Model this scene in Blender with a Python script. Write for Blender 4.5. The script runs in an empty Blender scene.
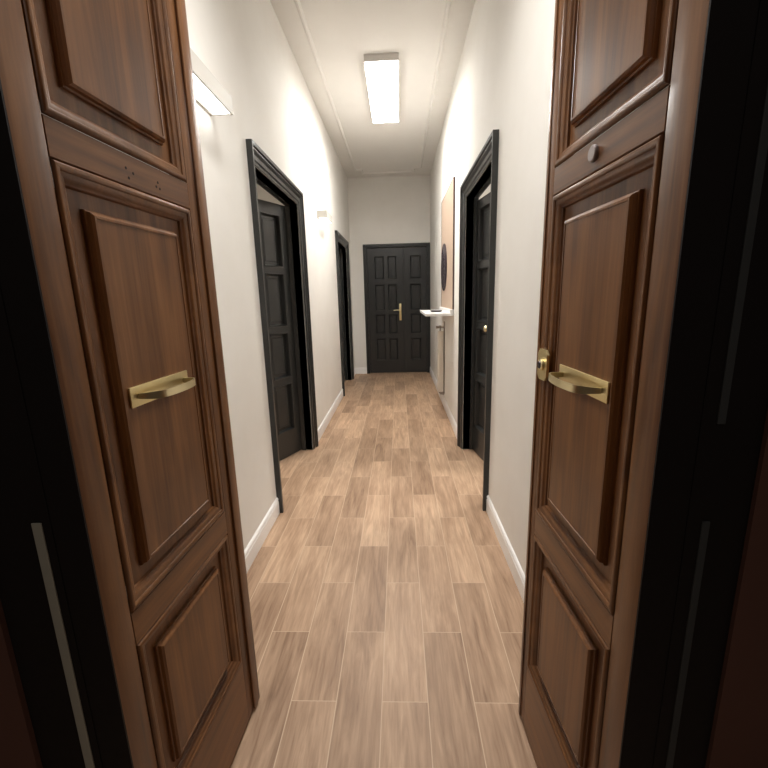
import bpy, bmesh, math
from mathutils import Matrix, Vector
S = bpy.context.scene
COL = S.collection

# ------------------------------------------------------------------ measured place (metres)
XL, XR, H, D = -0.806, 0.548, 3.271, 7.312       # corridor walls, ceiling, end wall
EYE = 1.36

# ------------------------------------------------------------------ materials
def new_mat(name):
    m = bpy.data.materials.new(name); m.use_nodes = True
    nt = m.node_tree; b = nt.nodes['Principled BSDF']
    return m, nt, b
def N(nt, t, **kw):
    n = nt.nodes.new(t)
    for k, v in kw.items():
        if k in n.inputs: n.inputs[k].default_value = v
        else: setattr(n, k, v)
    return n
def M(nt, op, a, b=None, c=None):
    n = nt.nodes.new('ShaderNodeMath'); n.operation = op
    for i, v in enumerate((a, b, c)):
        if v is None: continue
        if isinstance(v, (int, float)): n.inputs[i].default_value = v
        else: nt.links.new(v, n.inputs[i])
    return n.outputs[0]
def ramp(nt, fac, stops):
    r = nt.nodes.new('ShaderNodeValToRGB')
    el = r.color_ramp.elements
    while len(el) > 1: el.remove(el[-1])
    el[0].position, el[0].color = stops[0][0], (*stops[0][1], 1)
    for p, c in stops[1:]:
        e = el.new(p); e.color = (*c, 1)
    nt.links.new(fac, r.inputs[0]); return r.outputs[0]
def simple(name, col, rough=.5, metal=0., spec=.5, emit=None, strength=0., bump=0., bscale=60.):
    m, nt, b = new_mat(name)
    b.inputs['Base Color'].default_value = (*col, 1); b.inputs['Roughness'].default_value = rough
    b.inputs['Metallic'].default_value = metal; b.inputs['Specular IOR Level'].default_value = spec
    if emit:
        b.inputs['Emission Color'].default_value = (*emit, 1); b.inputs['Emission Strength'].default_value = strength
    tc = N(nt, 'ShaderNodeTexCoord')
    n = N(nt, 'ShaderNodeTexNoise', Scale=bscale, Detail=3.); nt.links.new(tc.outputs['Object'], n.inputs['Vector'])
    if bump:
        bp = N(nt, 'ShaderNodeBump', Strength=bump, Distance=.002)
        nt.links.new(n.outputs['Fac'], bp.inputs['Height']); nt.links.new(bp.outputs[0], b.inputs['Normal'])
    r = M(nt, 'MULTIPLY_ADD', n.outputs['Fac'], .12, rough - .06)
    nt.links.new(r, b.inputs['Roughness'])
    return m
def wood(name, horizontal=False, seed=0., tone=1., even=False):
    m, nt, b = new_mat(name)
    tc = N(nt, 'ShaderNodeTexCoord'); mp = N(nt, 'ShaderNodeMapping')
    mp.inputs['Scale'].default_value = (1.6, 26, 26) if horizontal else (26, 26, 1.6)
    if even: mp.inputs['Scale'].default_value = (5, 5, 5)
    mp.inputs['Location'].default_value = (seed, seed * 2.3, seed * 1.7)
    nt.links.new(tc.outputs['Object'], mp.inputs['Vector'])
    n1 = N(nt, 'ShaderNodeTexNoise', Scale=1., Detail=5., Roughness=.6, Distortion=.6); nt.links.new(mp.outputs[0], n1.inputs['Vector'])
    mp2 = N(nt, 'ShaderNodeMapping'); mp2.inputs['Scale'].default_value = (4, 150, 150) if horizontal else (150, 150, 4)
    nt.links.new(tc.outputs['Object'], mp2.inputs['Vector'])
    n2 = N(nt, 'ShaderNodeTexNoise', Scale=1., Detail=2.); nt.links.new(mp2.outputs[0], n2.inputs['Vector'])
    n3 = N(nt, 'ShaderNodeTexNoise', Scale=5., Detail=2.); nt.links.new(tc.outputs['Object'], n3.inputs['Vector'])
    f = M(nt, 'ADD', M(nt, 'MULTIPLY', n1.outputs['Fac'], .60), M(nt, 'ADD', M(nt, 'MULTIPLY', n2.outputs['Fac'], .20), M(nt, 'MULTIPLY', n3.outputs['Fac'], .20)))
    t = tone
    c = ramp(nt, f, [(.34, (.066*t, .023*t, .0060*t)), (.45, (.134*t, .051*t, .0140*t)), (.55, (.188*t, .076*t, .0225*t)), (.68, (.270*t, .118*t, .040*t))])
    nt.links.new(c, b.inputs['Base Color'])
    nt.links.new(M(nt, 'MULTIPLY_ADD', n2.outputs['Fac'], .16, .26), b.inputs['Roughness'])
    b.inputs['Specular IOR Level'].default_value = .42
    bp = N(nt, 'ShaderNodeBump', Strength=.10, Distance=.001); nt.links.new(n2.outputs['Fac'], bp.inputs['Height']); nt.links.new(bp.outputs[0], b.inputs['Normal'])
    return m
def plaster(name, ca, cb, rough=.85):
    m, nt, b = new_mat(name)
    tc = N(nt, 'ShaderNodeTexCoord')
    n = N(nt, 'ShaderNodeTexNoise', Scale=2.2, Detail=4., Roughness=.6); nt.links.new(tc.outputs['Object'], n.inputs['Vector'])
    c = ramp(nt, n.outputs['Fac'], [(.3, ca), (.7, cb)]); nt.links.new(c, b.inputs['Base Color'])
    n2 = N(nt, 'ShaderNodeTexNoise', Scale=9., Detail=4.); nt.links.new(tc.outputs['Object'], n2.inputs['Vector'])
    bp = N(nt, 'ShaderNodeBump', Strength=.25, Distance=.006); nt.links.new(n2.outputs['Fac'], bp.inputs['Height']); nt.links.new(bp.outputs[0], b.inputs['Normal'])
    b.inputs['Roughness'].default_value = rough; b.inputs['Specular IOR Level'].default_value = .3
    return m
def plank_floor():
    PW, PL, X0, Y0 = .1571, .60, -.0807, 1.155
    m, nt, b = new_mat('wood_look_tile')
    L = nt.links.new
    tc = N(nt, 'ShaderNodeTexCoord'); sp = N(nt, 'ShaderNodeSeparateXYZ'); L(tc.outputs['Object'], sp.inputs[0])
    u = M(nt, 'DIVIDE', M(nt, 'SUBTRACT', sp.outputs['X'], X0), PW)
    k = M(nt, 'FLOOR', u); fu = M(nt, 'SUBTRACT', u, k)
    par = M(nt, 'FLOORED_MODULO', k, 2.)
    v = M(nt, 'SUBTRACT', M(nt, 'DIVIDE', M(nt, 'SUBTRACT', sp.outputs['Y'], Y0), PL), M(nt, 'MULTIPLY', par, .5))
    j = M(nt, 'FLOOR', v); fv = M(nt, 'SUBTRACT', v, j)
    cb = N(nt, 'ShaderNodeCombineXYZ'); L(k, cb.inputs[0]); L(j, cb.inputs[1])
    wn = N(nt, 'ShaderNodeTexWhiteNoise'); wn.noise_dimensions = '3D'; L(cb.outputs[0], wn.inputs['Vector'])
    # distance to the nearest edge in metres
    du = M(nt, 'MULTIPLY', M(nt, 'MINIMUM', fu, M(nt, 'SUBTRACT', 1., fu)), PW)
    dv = M(nt, 'MULTIPLY', M(nt, 'MINIMUM', fv, M(nt, 'SUBTRACT', 1., fv)), PL)
    d = M(nt, 'MINIMUM', M(nt, 'MULTIPLY', du, .85), M(nt, 'MULTIPLY', dv, 1.15))
    g = N(nt, 'ShaderNodeMapRange'); g.inputs[1].default_value = .0009; g.inputs[2].default_value = .0021; L(d, g.inputs[0])
    # grain, shifted for every plank
    off = N(nt, 'ShaderNodeVectorMath', operation='MULTIPLY_ADD'); L(wn.outputs['Color'], off.inputs[0]); off.inputs[1].default_value = (37, 37, 37); L(tc.outputs['Object'], off.inputs[2])
    mp = N(nt, 'ShaderNodeMapping'); mp.inputs['Scale'].default_value = (22, 2.2, 1); L(off.outputs[0], mp.inputs['Vector'])
    n1 = N(nt, 'ShaderNodeTexNoise', Scale=1., Detail=6., Roughness=.62, Distortion=1.2); L(mp.outputs[0], n1.inputs['Vector'])
    mp2 = N(nt, 'ShaderNodeMapping'); mp2.inputs['Scale'].default_value = (120, 9, 1); L(off.outputs[0], mp2.inputs['Vector'])
    n2 = N(nt, 'ShaderNodeTexNoise', Scale=1., Detail=3.); L(mp2.outputs[0], n2.inputs['Vector'])
    mp3 = N(nt, 'ShaderNodeMapping'); mp3.inputs['Scale'].default_value = (7, 2, 1); L(off.outputs[0], mp3.inputs['Vector'])
    n3 = N(nt, 'ShaderNodeTexNoise', Scale=1., Detail=2.); L(mp3.outputs[0], n3.inputs['Vector'])
    f = M(nt, 'ADD', M(nt, 'MULTIPLY', n1.outputs['Fac'], .5), M(nt, 'ADD', M(nt, 'MULTIPLY', n2.outputs['Fac'], .22), M(nt, 'MULTIPLY', n3.outputs['Fac'], .28)))
    f = M(nt, 'ADD', f, M(nt, 'MULTIPLY_ADD', wn.outputs['Value'], .10, -.05))
    c = ramp(nt, f, [(.30, (.200, .116, .068)), (.43, (.335, .212, .133)), (.54, (.440, .292, .190)), (.68, (.590, .410, .275))])
    hs = N(nt, 'ShaderNodeHueSaturation'); hs.inputs['Saturation'].default_value = 1.0; L(c, hs.inputs['Color'])
    L(M(nt, 'MULTIPLY_ADD', wn.outputs['Value'], .14, 1.02), hs.inputs['Value'])
    mx = N(nt, 'ShaderNodeMix'); mx.data_type = 'RGBA'; L(g.outputs[0], mx.inputs['Factor'])
    mx.inputs['A'].default_value = (.60, .44, .305, 1); L(hs.outputs[0], mx.inputs['B'])
    L(mx.outputs['Result'], b.inputs['Base Color'])
    L(M(nt, 'MULTIPLY_ADD', n1.outputs['Fac'], .2, .36), b.inputs['Roughness'])
    hh = M(nt, 'ADD', M(nt, 'MULTIPLY', n2.outputs['Fac'], .15), g.outputs[0])
    bp = N(nt, 'ShaderNodeBump', Strength=.35, Distance=.0012); L(hh, bp.inputs['Height']); L(bp.outputs[0], b.inputs['Normal'])
    b.inputs['Specular IOR Level'].default_value = .4
    return m

W_V = wood('walnut_upright_grain', False, .3); W_H = wood('walnut_level_grain', True, 1.7); W_P = wood('walnut_panel_grain', False, 4.1, 1.05); W_M = wood('walnut_moulding', False, 7.7, .98, True)
WALL = plaster('warm_white_plaster', (.795, .772, .725), (.84, .82, .778)); CEIL = plaster('ceiling_paint', (.80, .78, .74), (.835, .815, .775))
FLOOR = plank_floor()
WHITE = simple('white_gloss_paint', (.90, .895, .88), .35)
BLACK = simple('black_satin_paint', (.027, .028, .027), .33, spec=.5, bump=.06)
JAMB = simple('black_entrance_paint', (.015, .0125, .0125), .6, spec=.15)
BRASS = simple('aged_brass', (.80, .67, .36), .36, metal=1., bump=.08)
BRASSP = simple('pale_brass', (.86, .76, .48), .34, metal=1., bump=.05)
DARKM = simple('dark_metal', (.09, .08, .085), .35, metal=1.)
PEEP = simple('grey_bronze', (.30, .26, .26), .35, metal=.8)
STRIP = simple('grey_strip', (.38, .38, .33), .45)
STRIP2 = simple('dark_grey_strip', (.055, .060, .063), .6, spec=.2)
STRIP3 = simple('black_bead', (.014, .011, .010), .6, spec=.2)
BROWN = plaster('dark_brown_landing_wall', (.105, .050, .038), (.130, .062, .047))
SCON = simple('cream_lamp_body', (.56, .535, .485), .55)
GREYB = simple('grey_lamp_housing', (.72, .69, .66), .5)
CLIGHT = simple('ceiling_diffuser', (.9, .9, .88), .5, emit=(1., .98, .945), strength=8.)
SLIGHT = simple('sconce_diffuser', (.9, .9, .88), .5, emit=(1., .98, .94), strength=1.9)
SLIGHT2 = simple('sconce_upper_diffuser', (.9, .9, .88), .5, emit=(1., .98, .94), strength=.7)
ROSE = simple('rosy_board', (.50, .375, .285), .55, bump=.05)
MAROON = simple('dark_edge', (.10, .06, .055), .5)
DISC = simple('dark_disc', (.050, .036, .045), .25)
RAD = simple('cream_enamel', (.82, .77, .69), .4)
GREYM = simple('worn_grey_metal', (.38, .34, .30), .4, metal=.7)
HOLE = simple('nail_hole', (.012, .006, .004), .9)

# ------------------------------------------------------------------ mesh helpers
def box(bm, x0, x1, y0, y1, z0, z1):
    v = [bm.verts.new(p) for p in ((x0,y0,z0),(x1,y0,z0),(x1,y1,z0),(x0,y1,z0),(x0,y0,z1),(x1,y0,z1),(x1,y1,z1),(x0,y1,z1))]
    for f in ((3,2,1,0),(4,5,6,7),(0,1,5,4),(1,2,6,5),(2,3,7,6),(3,0,4,7)): bm.faces.new([v[i] for i in f])
def bevel(bm, w, seg=2):
    bmesh.ops.bevel(bm, geom=bm.edges[:], offset=w, segments=seg, profile=.5, affect='EDGES', clamp_overlap=True)
def tube(bm, pts, r, n=12, caps=True):
    rings = []
    pts = [Vector(p) for p in pts]
    rr = r if isinstance(r, (list, tuple)) else [r] * len(pts)
    ref = None
    for i, p in enumerate(pts):
        t = (pts[min(i+1, len(pts)-1)] - pts[max(i-1, 0)]).normalized()
        a = Vector((0,0,1)) if abs(t.z) < .9 else Vector((1,0,0))
        u = t.cross(a).normalized(); w = t.cross(u)
        rings.append([bm.verts.new(p + (u*math.cos(2*math.pi*k/n) + w*math.sin(2*math.pi*k/n))*rr[i]) for k in range(n)])
    for a, b in zip(rings, rings[1:]):
        for k in range(n): bm.faces.new((a[k], a[(k+1)%n], b[(k+1)%n], b[k]))
    if caps: bm.faces.new(rings[0]); bm.faces.new(rings[-1][::-1])
def obj(name, bm, mat, parent=None, smooth=False, loc=None, rz=None):
    me = bpy.data.meshes.new(name)
    bmesh.ops.recalc_face_normals(bm, faces=bm.faces[:])
    bm.to_mesh(me); bm.free()
    for m in (mat if isinstance(mat, (list, tuple)) else [mat]): me.materials.append(m)
    if smooth:
        for p in me.polygons: p.use_smooth = True
        me.set_sharp_from_angle(angle=math.radians(38))
    o = bpy.data.objects.new(name, me); COL.objects.link(o)
    if parent: o.parent = parent
    if loc: o.location = loc
    if rz is not None: o.rotation_euler.z = rz
    return o
def tag(o, label=None, cat=None, group=None, kind=None):
    if label: o['label'] = label
    if cat: o['category'] = cat
    if group: o['group'] = group
    if kind: o['kind'] = kind
    return o
def empty(name, loc=(0,0,0), rz=0.):
    o = bpy.data.objects.new(name, None); COL.objects.link(o); o.location = loc; o.rotation_euler.z = rz
    o.empty_display_size = .1
    return o
def B(*boxes, bev=0., seg=2):
    bm = bmesh.new()
    for b in boxes: box(bm, *b)
    if bev: bevel(bm, bev, seg)
    return bm
def struct(name, bm, mat, label, cat, smooth=False):
    return tag(obj(name, bm, mat, smooth=smooth), label, cat, kind='structure')

# concentric profiled frame on the local XZ plane: rings of (inset, height); out = sign along y
def ring_mesh(x0, x1, z0, z1, rings, s, fill=True, back=None, offs=0.):
    bm = bmesh.new(); loops = []
    rr = list(rings)
    if back is not None: rr = [(rings[0][0], back)] + rr
    for d, hgt in rr:
        y = s * (hgt + offs)
        loops.append([bm.verts.new(p) for p in ((x0+d, y, z0+d), (x1-d, y, z0+d), (x1-d, y, z1-d), (x0+d, y, z1-d))])
    for a, b in zip(loops, loops[1:]):
        for k in range(4): bm.faces.new((a[k], a[(k+1)%4], b[(k+1)%4], b[k]))
    if fill: bm.faces.new(loops[-1])
    if back is not None and fill: bm.faces.new(loops[0][::-1])
    elif back is not None:
        for k in range(4): bm.faces.new((loops[0][k], loops[0][(k+1)%4], loops[-1][(k+1)%4], loops[-1][k]))
    return bm

# ------------------------------------------------------------------ the room
struct('floor', B((-3.2, 2.6, -1.6, D + .1, -.1, 0.)), FLOOR, 'wood-look plank tile floor laid lengthwise down the corridor', 'floor')
struct('ceiling', B((-3.2, 2.6, .60, D + .1, H, H + .12)), CEIL, 'plain off-white corridor ceiling', 'ceiling')
LD = (2.518, 3.545, 2.105)     # left near opening: y0, y1, head
LF = (5.695, 6.745, 2.105)     # left far opening
RD = (2.530, 3.515, 2.105)     # right opening
WT = .10
def side_wall(name, x0, x1, opens, y0, y1, label):
    bm = bmesh.new(); y = y0
    for a, b, zt in opens:
        box(bm, x0, x1, y, a, 0, H); box(bm, x0, x1, a, b, zt, H); y = b
    box(bm, x0, x1, y, y1, 0, H)
    bmesh.ops.remove_doubles(bm, verts=bm.verts[:], dist=1e-5)
    struct(name, bm, WALL, label, 'wall')
side_wall('wall_left', XL - WT, XL, [LD, LF], .74, D, 'white plastered corridor wall with two black door surrounds and lamps')
side_wall('wall_right', XR, XR + WT, [RD], .74, D, 'white plastered corridor wall with one black door surround and a shelf')
EX0, EX1, EZ = -.532, .492, 2.165                       # end doorway clear opening
bm = bmesh.new()
box(bm, XL - WT, EX0, D, D + .1, 0, H); box(bm, EX1, XR + WT, D, D + .1, 0, H); box(bm, EX0, EX1, D, D + .1, EZ, H)
box(bm, XL, EX0 - .058, D - .016, D, 0, 2.205)
struct('wall_end', bm, WALL, 'white end wall around and above the black double door', 'wall')
# dark landing wall around the entrance
FX0, FX1, FZ = -.532, .392, 2.47
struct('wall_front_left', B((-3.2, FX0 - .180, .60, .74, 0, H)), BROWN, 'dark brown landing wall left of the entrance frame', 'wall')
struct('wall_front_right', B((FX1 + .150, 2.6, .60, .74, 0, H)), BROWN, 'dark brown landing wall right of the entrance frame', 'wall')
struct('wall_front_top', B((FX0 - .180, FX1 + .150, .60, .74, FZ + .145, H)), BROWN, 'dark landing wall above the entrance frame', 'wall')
# side rooms seen through the ajar doors
struct('wall_left_room', B((-2.7, -2.6, 1.2, 5.3, 0, H), (-2.6, XL-WT, 1.1, 1.2, 0, H), (-2.6, XL-WT, 5.2, 5.3, 0, H)), WALL, 'dim wall of the room behind the left ajar door', 'wall')
struct('wall_right_room', B((2.2, 2.3, 1.2, 5.3, 0, H), (XR+WT, 2.2, 1.1, 1.2, 0, H), (XR+WT, 2.2, 5.2, 5.3, 0, H)), WALL, 'bright wall of the room behind the right ajar door', 'wall')

# entrance frame: black boards with rebate steps, hidden lip over the leaf's hinge end
fr = empty('trim_1', (0, .60, 0))
tag(fr, 'black painted frame around the entrance double door', 'door frame', kind='structure')
def jamb(bm, xi, sg, w):
    # xi inner edge, sg outward direction, w total width
    def b(a, c, y0, y1): box(bm, min(xi+sg*a, xi+sg*c), max(xi+sg*a, xi+sg*c), y0, y1, 0, FZ + (.145 if c > .06 else 0))
    b(0, .058, .010, .0135); b(.0583, .104, .0085, .14); b(.1045, w, .0095, .14)
for sg, xi, w, nm in ((-1, FX0, .1795, 'l'), (1, FX1, .1495, 'r')):
    bm = bmesh.new(); jamb(bm, xi, sg, w); obj('jamb', bm, JAMB, fr)
obj('head', B((FX0 - .0, FX1 + .0, 0, .14, FZ, FZ + .145)), JAMB, fr)
x = FX0 - .081; obj('frame_strip', B((x - .0085, x + .0085, .0055, .0088, .015, 1.003), bev=.0012), STRIP, fr)  # plain thin grey strips on the frame face, the left one paler
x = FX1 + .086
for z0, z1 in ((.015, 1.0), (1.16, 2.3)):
    obj('frame_strip', B((x - .006, x + .006, .0055, .0088, z0, z1), bev=.0012), STRIP2, fr)
x = FX1 + .152; obj('stop_bead', B((x - .0025, x + .0025, .007, .010, .0, 2.4), bev=.001), STRIP3, fr)

# ------------------------------------------------------------------ entrance leaves
RINGS_M = [(0, 0), (.002, -.003), (.004, .0010), (.007, .0028), (.011, .0030), (.0145, .0012), (.016, -.0018), (.0185, -.0022), (.023, -.0035), (.028, -.0065), (.032, -.0112), (.0335, -.0116), (.036, -.0165)]
RINGS_F = [(.036, -.0165), (.064, -.0165), (.0645, -.011), (.0675, -.0095), (.069, -.0035), (.0735, .0002), (.078, .0004), (.0788, -.0010), (.088, -.0010)]
def entrance_leaf(label, la, lx, ly, th, t_m0, t_m1, s, right):
    base = Vector((lx - th*math.sin(la), ly - th*math.cos(la), 0))
    root = empty('entrance_door', base, math.pi/2 - la)
    tag(root, label, 'door', 'entrance door leaves', kind='thing')
    X = lambda t: th - t                                   # local x from hinge; t measured from the free edge
    Z0, Z1, T = .012, 2.42, .045
    zr = [(.012, .240), (.690, .760), (1.585, 1.644), (2.30, 2.42)]
    ya, yb = (-T, 0) if s > 0 else (0, T)
    obj('hinge_stile', B((0, X(t_m0), ya, yb, Z0, Z1), bev=.003), W_V, root, True)
    fs = obj('free_stile', B((X(t_m1), th, ya, yb, Z0, Z1), bev=.003), W_V, root, True)
    for i, (a, b) in enumerate(zr):
        bm = B((X(t_m0) + .0004, X(t_m1) - .0004, ya, yb, a, b), bev=.0008)
        rl = obj('rail', bm, W_H, root)
        if i == 2 and not right:
            for t, z in ((.305, 1.617), (.285, 1.612), (.300, 1.600), (.205, 1.615), (.212, 1.605), (.200, 1.603)):
                bm = bmesh.new(); tube(bm, [(X(t), s*-.002, z), (X(t), s*.0004, z)], .0028, 8)
                obj('nail_hole', bm, HOLE, rl)
    if not right:
        # cover bead down the meeting edge
        y0, y1 = sorted((s*.0, s*.007))
        obj('meeting_bead', B((X(.046), X(.004), y0, y1, Z0, Z1), bev=.0025), W_V, fs, True)
    else:
        y0, y1 = sorted((s*.0, s*.003))
        obj('meeting_bead', B((X(.016), X(.002), y0, y1, Z0, Z1), bev=.0012), W_V, fs, True)
    for a, b in zip(zr, zr[1:]):
        z0, z1 = a[1], b[0]
        p = obj('panel', ring_mesh(X(t_m0), X(t_m1), z0, z1, RINGS_F, s, True, back=-.035), W_P, root)
        obj('moulding', ring_mesh(X(t_m0), X(t_m1), z0, z1, RINGS_M, s, False), W_M, p, True)
    # brass pull: back plate and bowed strap
    ta, tb = (.394, .190) if not right else (.360, .148)
    zc = 1.176 if not right else 1.173
    xa, xb = sorted((X(ta), X(tb))); y0, y1 = sorted((s*-.001, s*.0035))
    hd = empty('handle'); hd.parent = root
    obj('back_plate', B((xa, xb, y0, y1, zc - .0205, zc + .0205), bev=.0012), BRASS, hd, True)
    xm, hw = (xa + xb)/2, (xb - xa)/2
    half = [(.79, .002), (.78, .010), (.76, .019), (.73, .028), (.69, .0355), (.64, .0405), (.58, .0440), (.50, .0465), (.40, .0484), (.28, .0500), (.15, .0511), (.05, .0515)]
    prof = [(-q, o) for q, o in half] + half[::-1]
    bm = bmesh.new(); secs = []
    for i, (q, o) in enumerate(prof):
        a = prof[max(i-1, 0)]; c = prof[min(i+1, len(prof)-1)]
        tx, ty = (c[0]-a[0])*hw, c[1]-a[1]; l = math.hypot(tx, ty); nx, ny = -ty/l, tx/l
        u = min(1., o/.036); hh = .0050 + .0028*u
        th_ = .0017
        secs.append([bm.verts.new((xm + q*hw + nx*k*th_, s*(o + ny*k*th_), zc + e*hh)) for k, e in ((-1,-1),(1,-1),(1,1),(-1,1))])
    for a, c in zip(secs, secs[1:]):
        for k in range(4): bm.faces.new((a[k], a[(k+1)%4], c[(k+1)%4], c[k]))
    bm.faces.new(secs[0]); bm.faces.new(secs[-1][::-1])
    obj('grip', bm, BRASSP, hd, True)
    if right:
        lk = empty('lock'); lk.parent = root
        xc, z = X(.048), 1.176; w, hh = .030, .040
        def octo(bm, w, hh, c, y0, y1):
            pts = [(-w+c, -hh), (w-c, -hh), (w, -hh+c), (w, hh-c), (w-c, hh), (-w+c, hh), (-w, hh-c), (-w, -hh+c)]
            A = [bm.verts.new((xc+p[0], s*y0, z+p[1])) for p in pts]; Bv = [bm.verts.new((xc+p[0], s*y1, z+p[1])) for p in pts]
            bm.faces.new(A); bm.faces.new(Bv[::-1])
            for k in range(8): bm.faces.new((A[k], A[(k+1)%8], Bv[(k+1)%8], Bv[k]))
        bm = bmesh.new(); octo(bm, w, hh, .012, -.001, .0055); obj('escutcheon', bm, BRASS, lk)
        bm = bmesh.new(); tube(bm, [(xc, s*.006, z), (xc, s*.011, z), (xc, s*.0125, z)], [.015, .015, .0125], 20); obj('collar', bm, BRASSP, lk, True)
        bm = bmesh.new(); tube(bm, [(xc, s*.0124, z), (xc, s*.0145, z)], [.0105, .0095], 20); obj('cylinder', bm, DARKM, lk, True)
        bm = bmesh.new(); xv, zv = X(.236), 1.618
        tube(bm, [(xv, s*-.001, zv), (xv, s*.005, zv), (xv, s*.007, zv)], [.0155, .0155, .013], 20)
        obj('door_viewer', bm, PEEP, root, True)
    return root
entrance_leaf('dark walnut panelled entrance door leaf with brass pull handle and no lock', .0508, -.5103, 1.1607, .5451, .482, .082, -1, False)
entrance_leaf('dark walnut panelled entrance door leaf with brass pull, brass lock plate and round viewer', -.0426, .3721, 1.1181, .5041, .441, .045, 1, True)

# ------------------------------------------------------------------ black door surrounds
CAS = [(-.010, -.098), (-.010, -.062), (0, -.062), (0, -.002), (.004, .004), (.020, .006), (.026, .012), (.050, .013), (.056, .018), (.066, .026), (.076, .024), (.080, .033), (.100, .033), (.100, 0)]
def casing(name, mp, a0, a1, zt, label, prof=CAS):
    bm = bmesh.new(); rows = []
    for d, o in prof:
        rows.append([bm.verts.new(mp(a0 - d, .001, o)), bm.verts.new(mp(a0 - d, zt + d, o)), bm.verts.new(mp(a1 + d, zt + d, o)), bm.verts.new(mp(a1 + d, .001, o))])
    for r, q in zip(rows, rows[1:]):
        for k in range(3): bm.faces.new((r[k], r[k+1], q[k+1], q[k]))
    struct(name, bm, BLACK, label, 'door surround')
mL = lambda a, z, o: (XL + o, a, z)
mR = lambda a, z, o: (XR - o, a, z)
mE = lambda a, z, o: (a, D - o, z)
casing('trim_2', mL, *LD, 'black moulded door surround on left wall nearest the entrance')
casing('trim_3', mL, *LF, 'black moulded door surround at the far end of left wall')
casing('trim_4', mR, *RD, 'black moulded door surround on the right wall')
CASE = [(-.008, -.09), (-.008, -.05), (0, -.05), (0, .006), (.006, .010), (.030, .011), (.036, .018), (.056, .018), (.056, 0)]
casing('trim_5', mE, EX0, EX1, EZ, 'slim black surround of the end double door', CASE)

# ------------------------------------------------------------------ black panelled leaves
BR = [(0, -.001), (.002, .004), (.007, .004), (.009, .000), (.021, -.019), (.023, -.021), (.045, -.021), (.050, -.017)]
BD = [(0, -.001), (.002, .004), (.007, .004), (.0095, .0005), (.011, -.003), (.016, -.026), (.017, -.029), (.040, -.029), (.046, -.025)]
ROWS = [(.232, .650), (.700, 1.085), (1.135, 1.560), (1.610, 2.010)]
def leaf_parts(root, x0, x1, cols, rows, z1, s, T=.045, z0=.008, rings=None):
    ya, yb = (-T, 0) if s > 0 else (0, T)
    bm = bmesh.new(); xs = [x0] + [c for p in cols for c in p] + [x1]
    for i in range(0, len(xs), 2): box(bm, xs[i], xs[i+1], ya, yb, z0, z1)
    zs = [z0] + [c for p in rows for c in p] + [z1]
    for a, b in cols:
        for i in range(0, len(zs), 2): box(bm, a, b, ya, yb, zs[i], zs[i+1])
    obj('leaf_frame', bm, BLACK, root)
    for a, b in cols:
        for c, d in rows: obj('panel', ring_mesh(a, b, c, d, rings or BD, s, True, back=-.038), BLACK, root)
def lever(root, x, z, s, dirx, mat_plate=BRASS, plate=True):
    h = empty('handle'); h.parent = root
    if plate:
        y0, y1 = sorted((s*-.001, s*.006)); obj('back_plate', B((x - .019, x + .019, y0, y1, z - .180, z + .110), bev=.006), mat_plate, h, True)
    else:
        bm = bmesh.new(); tube(bm, [(x, s*-.001, z), (x, s*.006, z), (x, s*.009, z)], [.024, .024, .019], 18); obj('rose', bm, mat_plate, h, True)
    bm = bmesh.new()
    tube(bm, [(x, s*.002, z), (x, s*.035, z), (x + dirx*.008, s*.046, z), (x + dirx*.025, s*.050, z), (x + dirx*.075, s*.050, z + .002), (x + dirx*.118, s*.047, z - .002)], [.009, .008, .009, .009, .008, .007], 12)
    obj('lever', bm, BRASSP, h, True)
# left door, ajar into the room, hinged on the far jamb
a = math.radians(25.6)
r = empty('door_1', (XL - WT + .004, 3.553, 0), -math.pi/2 - a)
tag(r, 'black panelled door ajar in the near surround on left wall', 'door', kind='structure')
leaf_parts(r, 0, .40, [(.085, .300)], ROWS, 2.095, 1)
# left far door, closed deep in its surround
r = empty('door_2', (XL - WT + .004, LF[1] + .002, 0), -math.pi/2)
tag(r, 'black door set in the far surround on left wall', 'door', kind='structure')
leaf_parts(r, 0, 1.052, [(.10, .46), (.58, .94)], ROWS, 2.10, 1)
# right door, ajar, hinged on the far jamb, brass lever
a = math.radians(8.5)
r = empty('door_3', (XR + WT - .014, 3.512, 0), -math.pi/2 + a)
tag(r, 'black panelled door ajar in the right wall surround with small brass knob', 'door', kind='structure')
leaf_parts(r, 0, .50, [(.06, .300)], ROWS, 2.075, -1)
kn = bmesh.new()
tube(kn, [(.375, .001, 1.10), (.375, -.004, 1.10), (.375, -.006, 1.10), (.375, -.022, 1.10), (.375, -.030, 1.10), (.375, -.042, 1.10), (.375, -.052, 1.10), (.375, -.056, 1.10)], [.024, .024, .010, .009, .018, .024, .019, .008], 18)
obj('knob', kn, BRASSP, r, True)
# end double door
EY = D + .030
r = empty('door_4', (0, EY, 0)); tag(r, 'black panelled double door closing the far end of the corridor', 'door', kind='structure')
ER = [(.228, .626), (.704, 1.050), (1.110, 1.560), (1.640, 2.030)]
lw = empty('wide_leaf'); lw.parent = r
leaf_parts(lw, EX0 - .004, .098, [(-.405, -.235), (-.180, -.020)], ER, EZ + .002, -1, rings=BR)
obj('meeting_bead', B((.078, .118, -.014, 0, .008, EZ), bev=.003), BLACK, lw)
lever(lw, .030, 1.115, -1, -1)
ln = empty('narrow_leaf'); ln.parent = r
leaf_parts(ln, .100, EX1 + .004, [(.205, .395)], ER, EZ + .002, -1, rings=BR)

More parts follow.
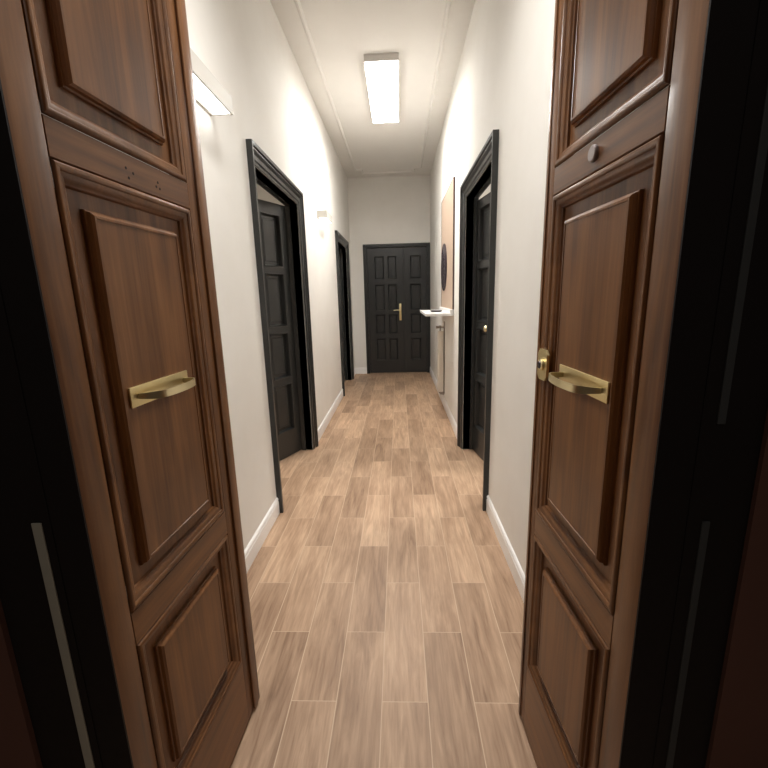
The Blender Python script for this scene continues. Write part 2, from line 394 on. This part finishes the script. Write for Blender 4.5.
# ------------------------------------------------------------------ baseboards
BP = [(0, 0), (.012, 0), (.012, .082), (.009, .086), (.010, .092), (.012, .098), (.010, .104), (.005, .110), (0, .112)]
def baseboard(name, p0, p1, nrm, label):
    p0, p1, nrm = Vector(p0), Vector(p1), Vector(nrm); bm = bmesh.new()
    A = [bm.verts.new(p0 + nrm*o + Vector((0,0,z + .0005))) for o, z in BP]; Bv = [bm.verts.new(p1 + nrm*o + Vector((0,0,z + .0005))) for o, z in BP]
    for k in range(len(BP) - 1): bm.faces.new((A[k], A[k+1], Bv[k+1], Bv[k]))
    bm.faces.new(A); bm.faces.new(Bv[::-1])
    struct(name, bm, WHITE, label, 'baseboard')
baseboard('baseboard_left', (XL, .74, 0), (XL, LD[0] - .1005, 0), (1, 0, 0), 'white baseboard on left wall nearest the entrance')
baseboard('baseboard_left', (XL, LD[1] + .1005, 0), (XL, LF[0] - .1005, 0), (1, 0, 0), 'white baseboard between the two left door surrounds')
baseboard('baseboard_left', (XL, LF[1] + .1005, 0), (XL, D - .016, 0), (1, 0, 0), 'short white baseboard past the far left door')
baseboard('baseboard_right', (XR, .74, 0), (XR, RD[0] - .1005, 0), (-1, 0, 0), 'white baseboard on right wall nearest the entrance')
baseboard('baseboard_right', (XR, RD[1] + .1005, 0), (XR, D, 0), (-1, 0, 0), 'white baseboard on right wall under the radiator')
baseboard('baseboard_end', (XL, D - .016, 0), (EX0 - .0565, D - .016, 0), (0, -1, 0), 'short white baseboard left of the end door')

# ------------------------------------------------------------------ ceiling moulding (inset rectangle with stepped corners)
def sweep_loop(pts, w, hgt, z):
    bm = bmesh.new(); n = len(pts); secs = []
    for i in range(n):
        p = Vector(pts[i]); a = (p - Vector(pts[i-1])).normalized(); b = (Vector(pts[(i+1)%n]) - p).normalized()
        na, nb = Vector((-a.y, a.x)), Vector((-b.y, b.x)); mit = (na + nb); mit = mit / max(mit.dot(na), .3)
        secs.append([bm.verts.new((p.x + mit.x*o, p.y + mit.y*o, z - q)) for o, q in ((-w, -.001), (-w*.8, hgt*.6), (-w*.3, hgt), (w*.3, hgt), (w*.8, hgt*.6), (w, -.001))])
    for i in range(n):
        a, b = secs[i], secs[(i+1)%n]
        for k in range(5): bm.faces.new((a[k], a[k+1], b[k+1], b[k]))
    return bm
a0, a1, b0, b1, c = -.632, .372, .95, 7.06, .10
pts = [(a0+c, b0), (a1-c, b0), (a1-c, b0+c), (a1, b0+c), (a1, b1-c*2), (a1-c, b1-c*2), (a1-c, b1), (a0+c, b1), (a0+c, b1-c*2), (a0, b1-c*2), (a0, b0+c), (a0+c, b0+c)]
struct('trim_6', sweep_loop(pts, .018, .018, H), CEIL, 'thin plaster moulding line framing the corridor ceiling', 'moulding', True)

# ------------------------------------------------------------------ lamps
cl = empty('ceiling_light', (-.104, 4.40, H - .062)); tag(cl, 'long rectangular glowing light panel fixed to the ceiling', 'ceiling light')
obj('housing', ring_mesh(0, 1, 0, 1, [(0, 0)], 1) if False else B((-.142, .142, -.60, .60, .006, .062), bev=.004), GREYB, cl)
obj('diffuser', B((-.137, .137, -.595, .595, 0, .0075), bev=.003), CLIGHT, cl)
def sconce(y0, y1, label):
    zb, hgt, d = 2.150, .070, .10
    r = empty('wall_sconce', (XL, (y0+y1)/2, zb)); tag(r, label, 'wall lamp', 'wall lamps')
    l = (y1-y0)/2
    bm = bmesh.new()
    # hollow box: front, two ends, back plate
    box(bm, d - .008, d, -l, l, 0, hgt); box(bm, 0, d - .008, -l, -l + .008, 0, hgt); box(bm, 0, d - .008, l - .008, l, 0, hgt); box(bm, 0, .012, -l + .008, l - .008, 0, hgt)
    obj('body', bm, SCON, r)
    obj('lower_diffuser', B((.0125, d - .0085, -l + .0085, l - .0085, .004, .010)), SLIGHT, r)
    obj('upper_diffuser', B((.0125, d - .0085, -l + .0085, l - .0085, hgt - .030, hgt - .024)), SLIGHT2, r)
sconce(1.58, 1.985, 'cream box wall lamp partly hidden behind the walnut door leaf')
sconce(4.40, 4.76, 'small cream box wall lamp between the two left black doors')

# ------------------------------------------------------------------ things on the right wall
r = empty('wall_board', (XR, 4.725, 1.20)); tag(r, 'tall rosy beige board with dark edge hung on right wall', 'wall panel')
obj('face', B((-.014, 0, -.549, .549, .012, 1.222)), ROSE, r)
bm = bmesh.new()
for a, b in ((-.555, -.5492), (.5492, .555)): box(bm, -.016, 0, a, b, .012, 1.222)
box(bm, -.016, 0, -.555, .555, 1.2222, 1.228)
obj('edge_band', bm, MAROON, r)
bm = bmesh.new(); tube(bm, [(0, 0, 0), (-.010, 0, 0), (-.014, 0, 0)], [.262, .262, .256], 48)
o = obj('round_mirror', bm, DISC, None, True, (XR - .0145, 4.93, 1.662)); tag(o, 'round dark disc mounted low on the rosy beige board', 'mirror')
r = empty('wall_shelf', (XR, 4.725, 1.150)); tag(r, 'white wall shelf below the rosy board and above radiator', 'shelf')
obj('shelf_board', B((-.281, -.0005, -.555, .555, 0, .026), bev=.002), WHITE, r)
obj('upstand', B((-.040, -.0005, -.555, .555, .0265, .061), bev=.002), WHITE, r)
bm = bmesh.new()
tube(bm, [(0, 0, 0), (0, 0, .004), (0, 0, .016), (0, 0, .012), (0, 0, .006)], [.045, .060, .068, .062, .040], 24)
o = obj('small_dish', bm, DARKM, None, True, (XR - .135, 4.62, 1.1765)); tag(o, 'small dark flat object lying on the white wall shelf', 'dish')

r = empty('radiator', (XR, 5.02, .19)); tag(r, 'slim cream radiator standing on right wall under white shelf', 'radiator')
for k, y in enumerate((-.045, .005)):
    obj('column', B((-.084, -.020, y - .022, y + .022, 0, .745), bev=.010, seg=3), RAD, r, True)
bm = bmesh.new(); tube(bm, [(-.010, -.055, -.03), (-.010, -.055, .80), (-.010, -.052, .86)], .007, 10); obj('pipe', bm, GREYM, r, True)
bm = bmesh.new(); tube(bm, [(-.056, -.040, .745), (-.056, -.040, .775), (-.056, -.040, .778), (-.056, -.040, .81)], [.009, .009, .015, .013], 12)
tube(bm, [(-.056, -.040, .79), (-.010, -.053, .79)], .008, 10); tube(bm, [(-.056, -.042, .79), (-.105, -.048, .79)], [.012, .015], 12); obj('valve', bm, GREYM, r, True)
bm = bmesh.new(); tube(bm, [(-.050, -.040, .0), (-.050, -.040, -.028), (-.010, -.053, -.030)], .008, 10)
box(bm, -.070, 0, -.055, -.020, -.018, -.004); obj('bracket', bm, GREYM, r)

o = obj('cover_plate', B((0, .006, -.07, .07, -.055, .055), bev=.002), WALL, None, loc=(XL, 5.432, 2.855))  # blank cover plate, nothing is mounted on it
tag(o, 'small blank white cover plate high on left wall near the end', 'cover plate')

# ------------------------------------------------------------------ lights
def area(name, loc, sx, sy, power, col, rot=(0,0,0), spread=None):
    l = bpy.data.lights.new(name, 'AREA'); l.shape = 'RECTANGLE'; l.size, l.size_y = sx, sy; l.energy = power; l.color = col
    o = bpy.data.objects.new(name, l); COL.objects.link(o); o.location = loc; o.rotation_euler = rot
    if spread: l.spread = math.radians(spread)
    return o
area('right_room_fill', (1.6, 3.0, H - .02), .4, .4, 12, (1, .97, .93))  # added lamp without a fixture, whitens the room behind the ajar door
area('left_room_fill', (-2.0, 3.0, H - .02), .4, .4, 5, (1, .9, .78))  # added lamp without a fixture, lifts the left side room
area('landing_fill', (-.1, -1.2, 2.9), .5, .5, 2.6, (1, .90, .80))  # unseen fill lamp added on the landing to light the entrance
area('entrance_fill', (-.104, 1.35, H - .03), .28, .9, 7.5, (1, .98, .945), spread=125)  # fill lamp added under the ceiling, no fixture, evens the near end
area('ceiling_panel_lamp', (-.104, 4.40, H - .064), .27, 1.18, 8.5, (1, .98, .945), spread=160)

w = bpy.data.worlds.new('world'); S.world = w; w.use_nodes = True
w.node_tree.nodes['Background'].inputs[0].default_value = (1., .8, .65, 1); w.node_tree.nodes['Background'].inputs[1].default_value = .010

# ------------------------------------------------------------------ camera
f, p, y, rl = 412.6257, .2099, -.0395, -.0261
cam = bpy.data.cameras.new('camera'); cam.sensor_width = 36; cam.lens = f / 768 * 36; cam.clip_start = .02
co = bpy.data.objects.new('camera', cam); COL.objects.link(co)
fw = Vector((math.sin(y)*math.cos(p), math.cos(y)*math.cos(p), -math.sin(p))); rt = Vector((math.cos(y), -math.sin(y), 0)); up = rt.cross(fw)
R = rt*math.cos(rl) + up*math.sin(rl); U = -rt*math.sin(rl) + up*math.cos(rl)
co.matrix_world = Matrix(((R.x, U.x, -fw.x, 0), (R.y, U.y, -fw.y, 0), (R.z, U.z, -fw.z, EYE), (0, 0, 0, 1)))
S.camera = co
S.view_settings.view_transform = 'Standard'; S.view_settings.look = 'None'; S.view_settings.exposure = 1.62; S.view_settings.gamma = 1
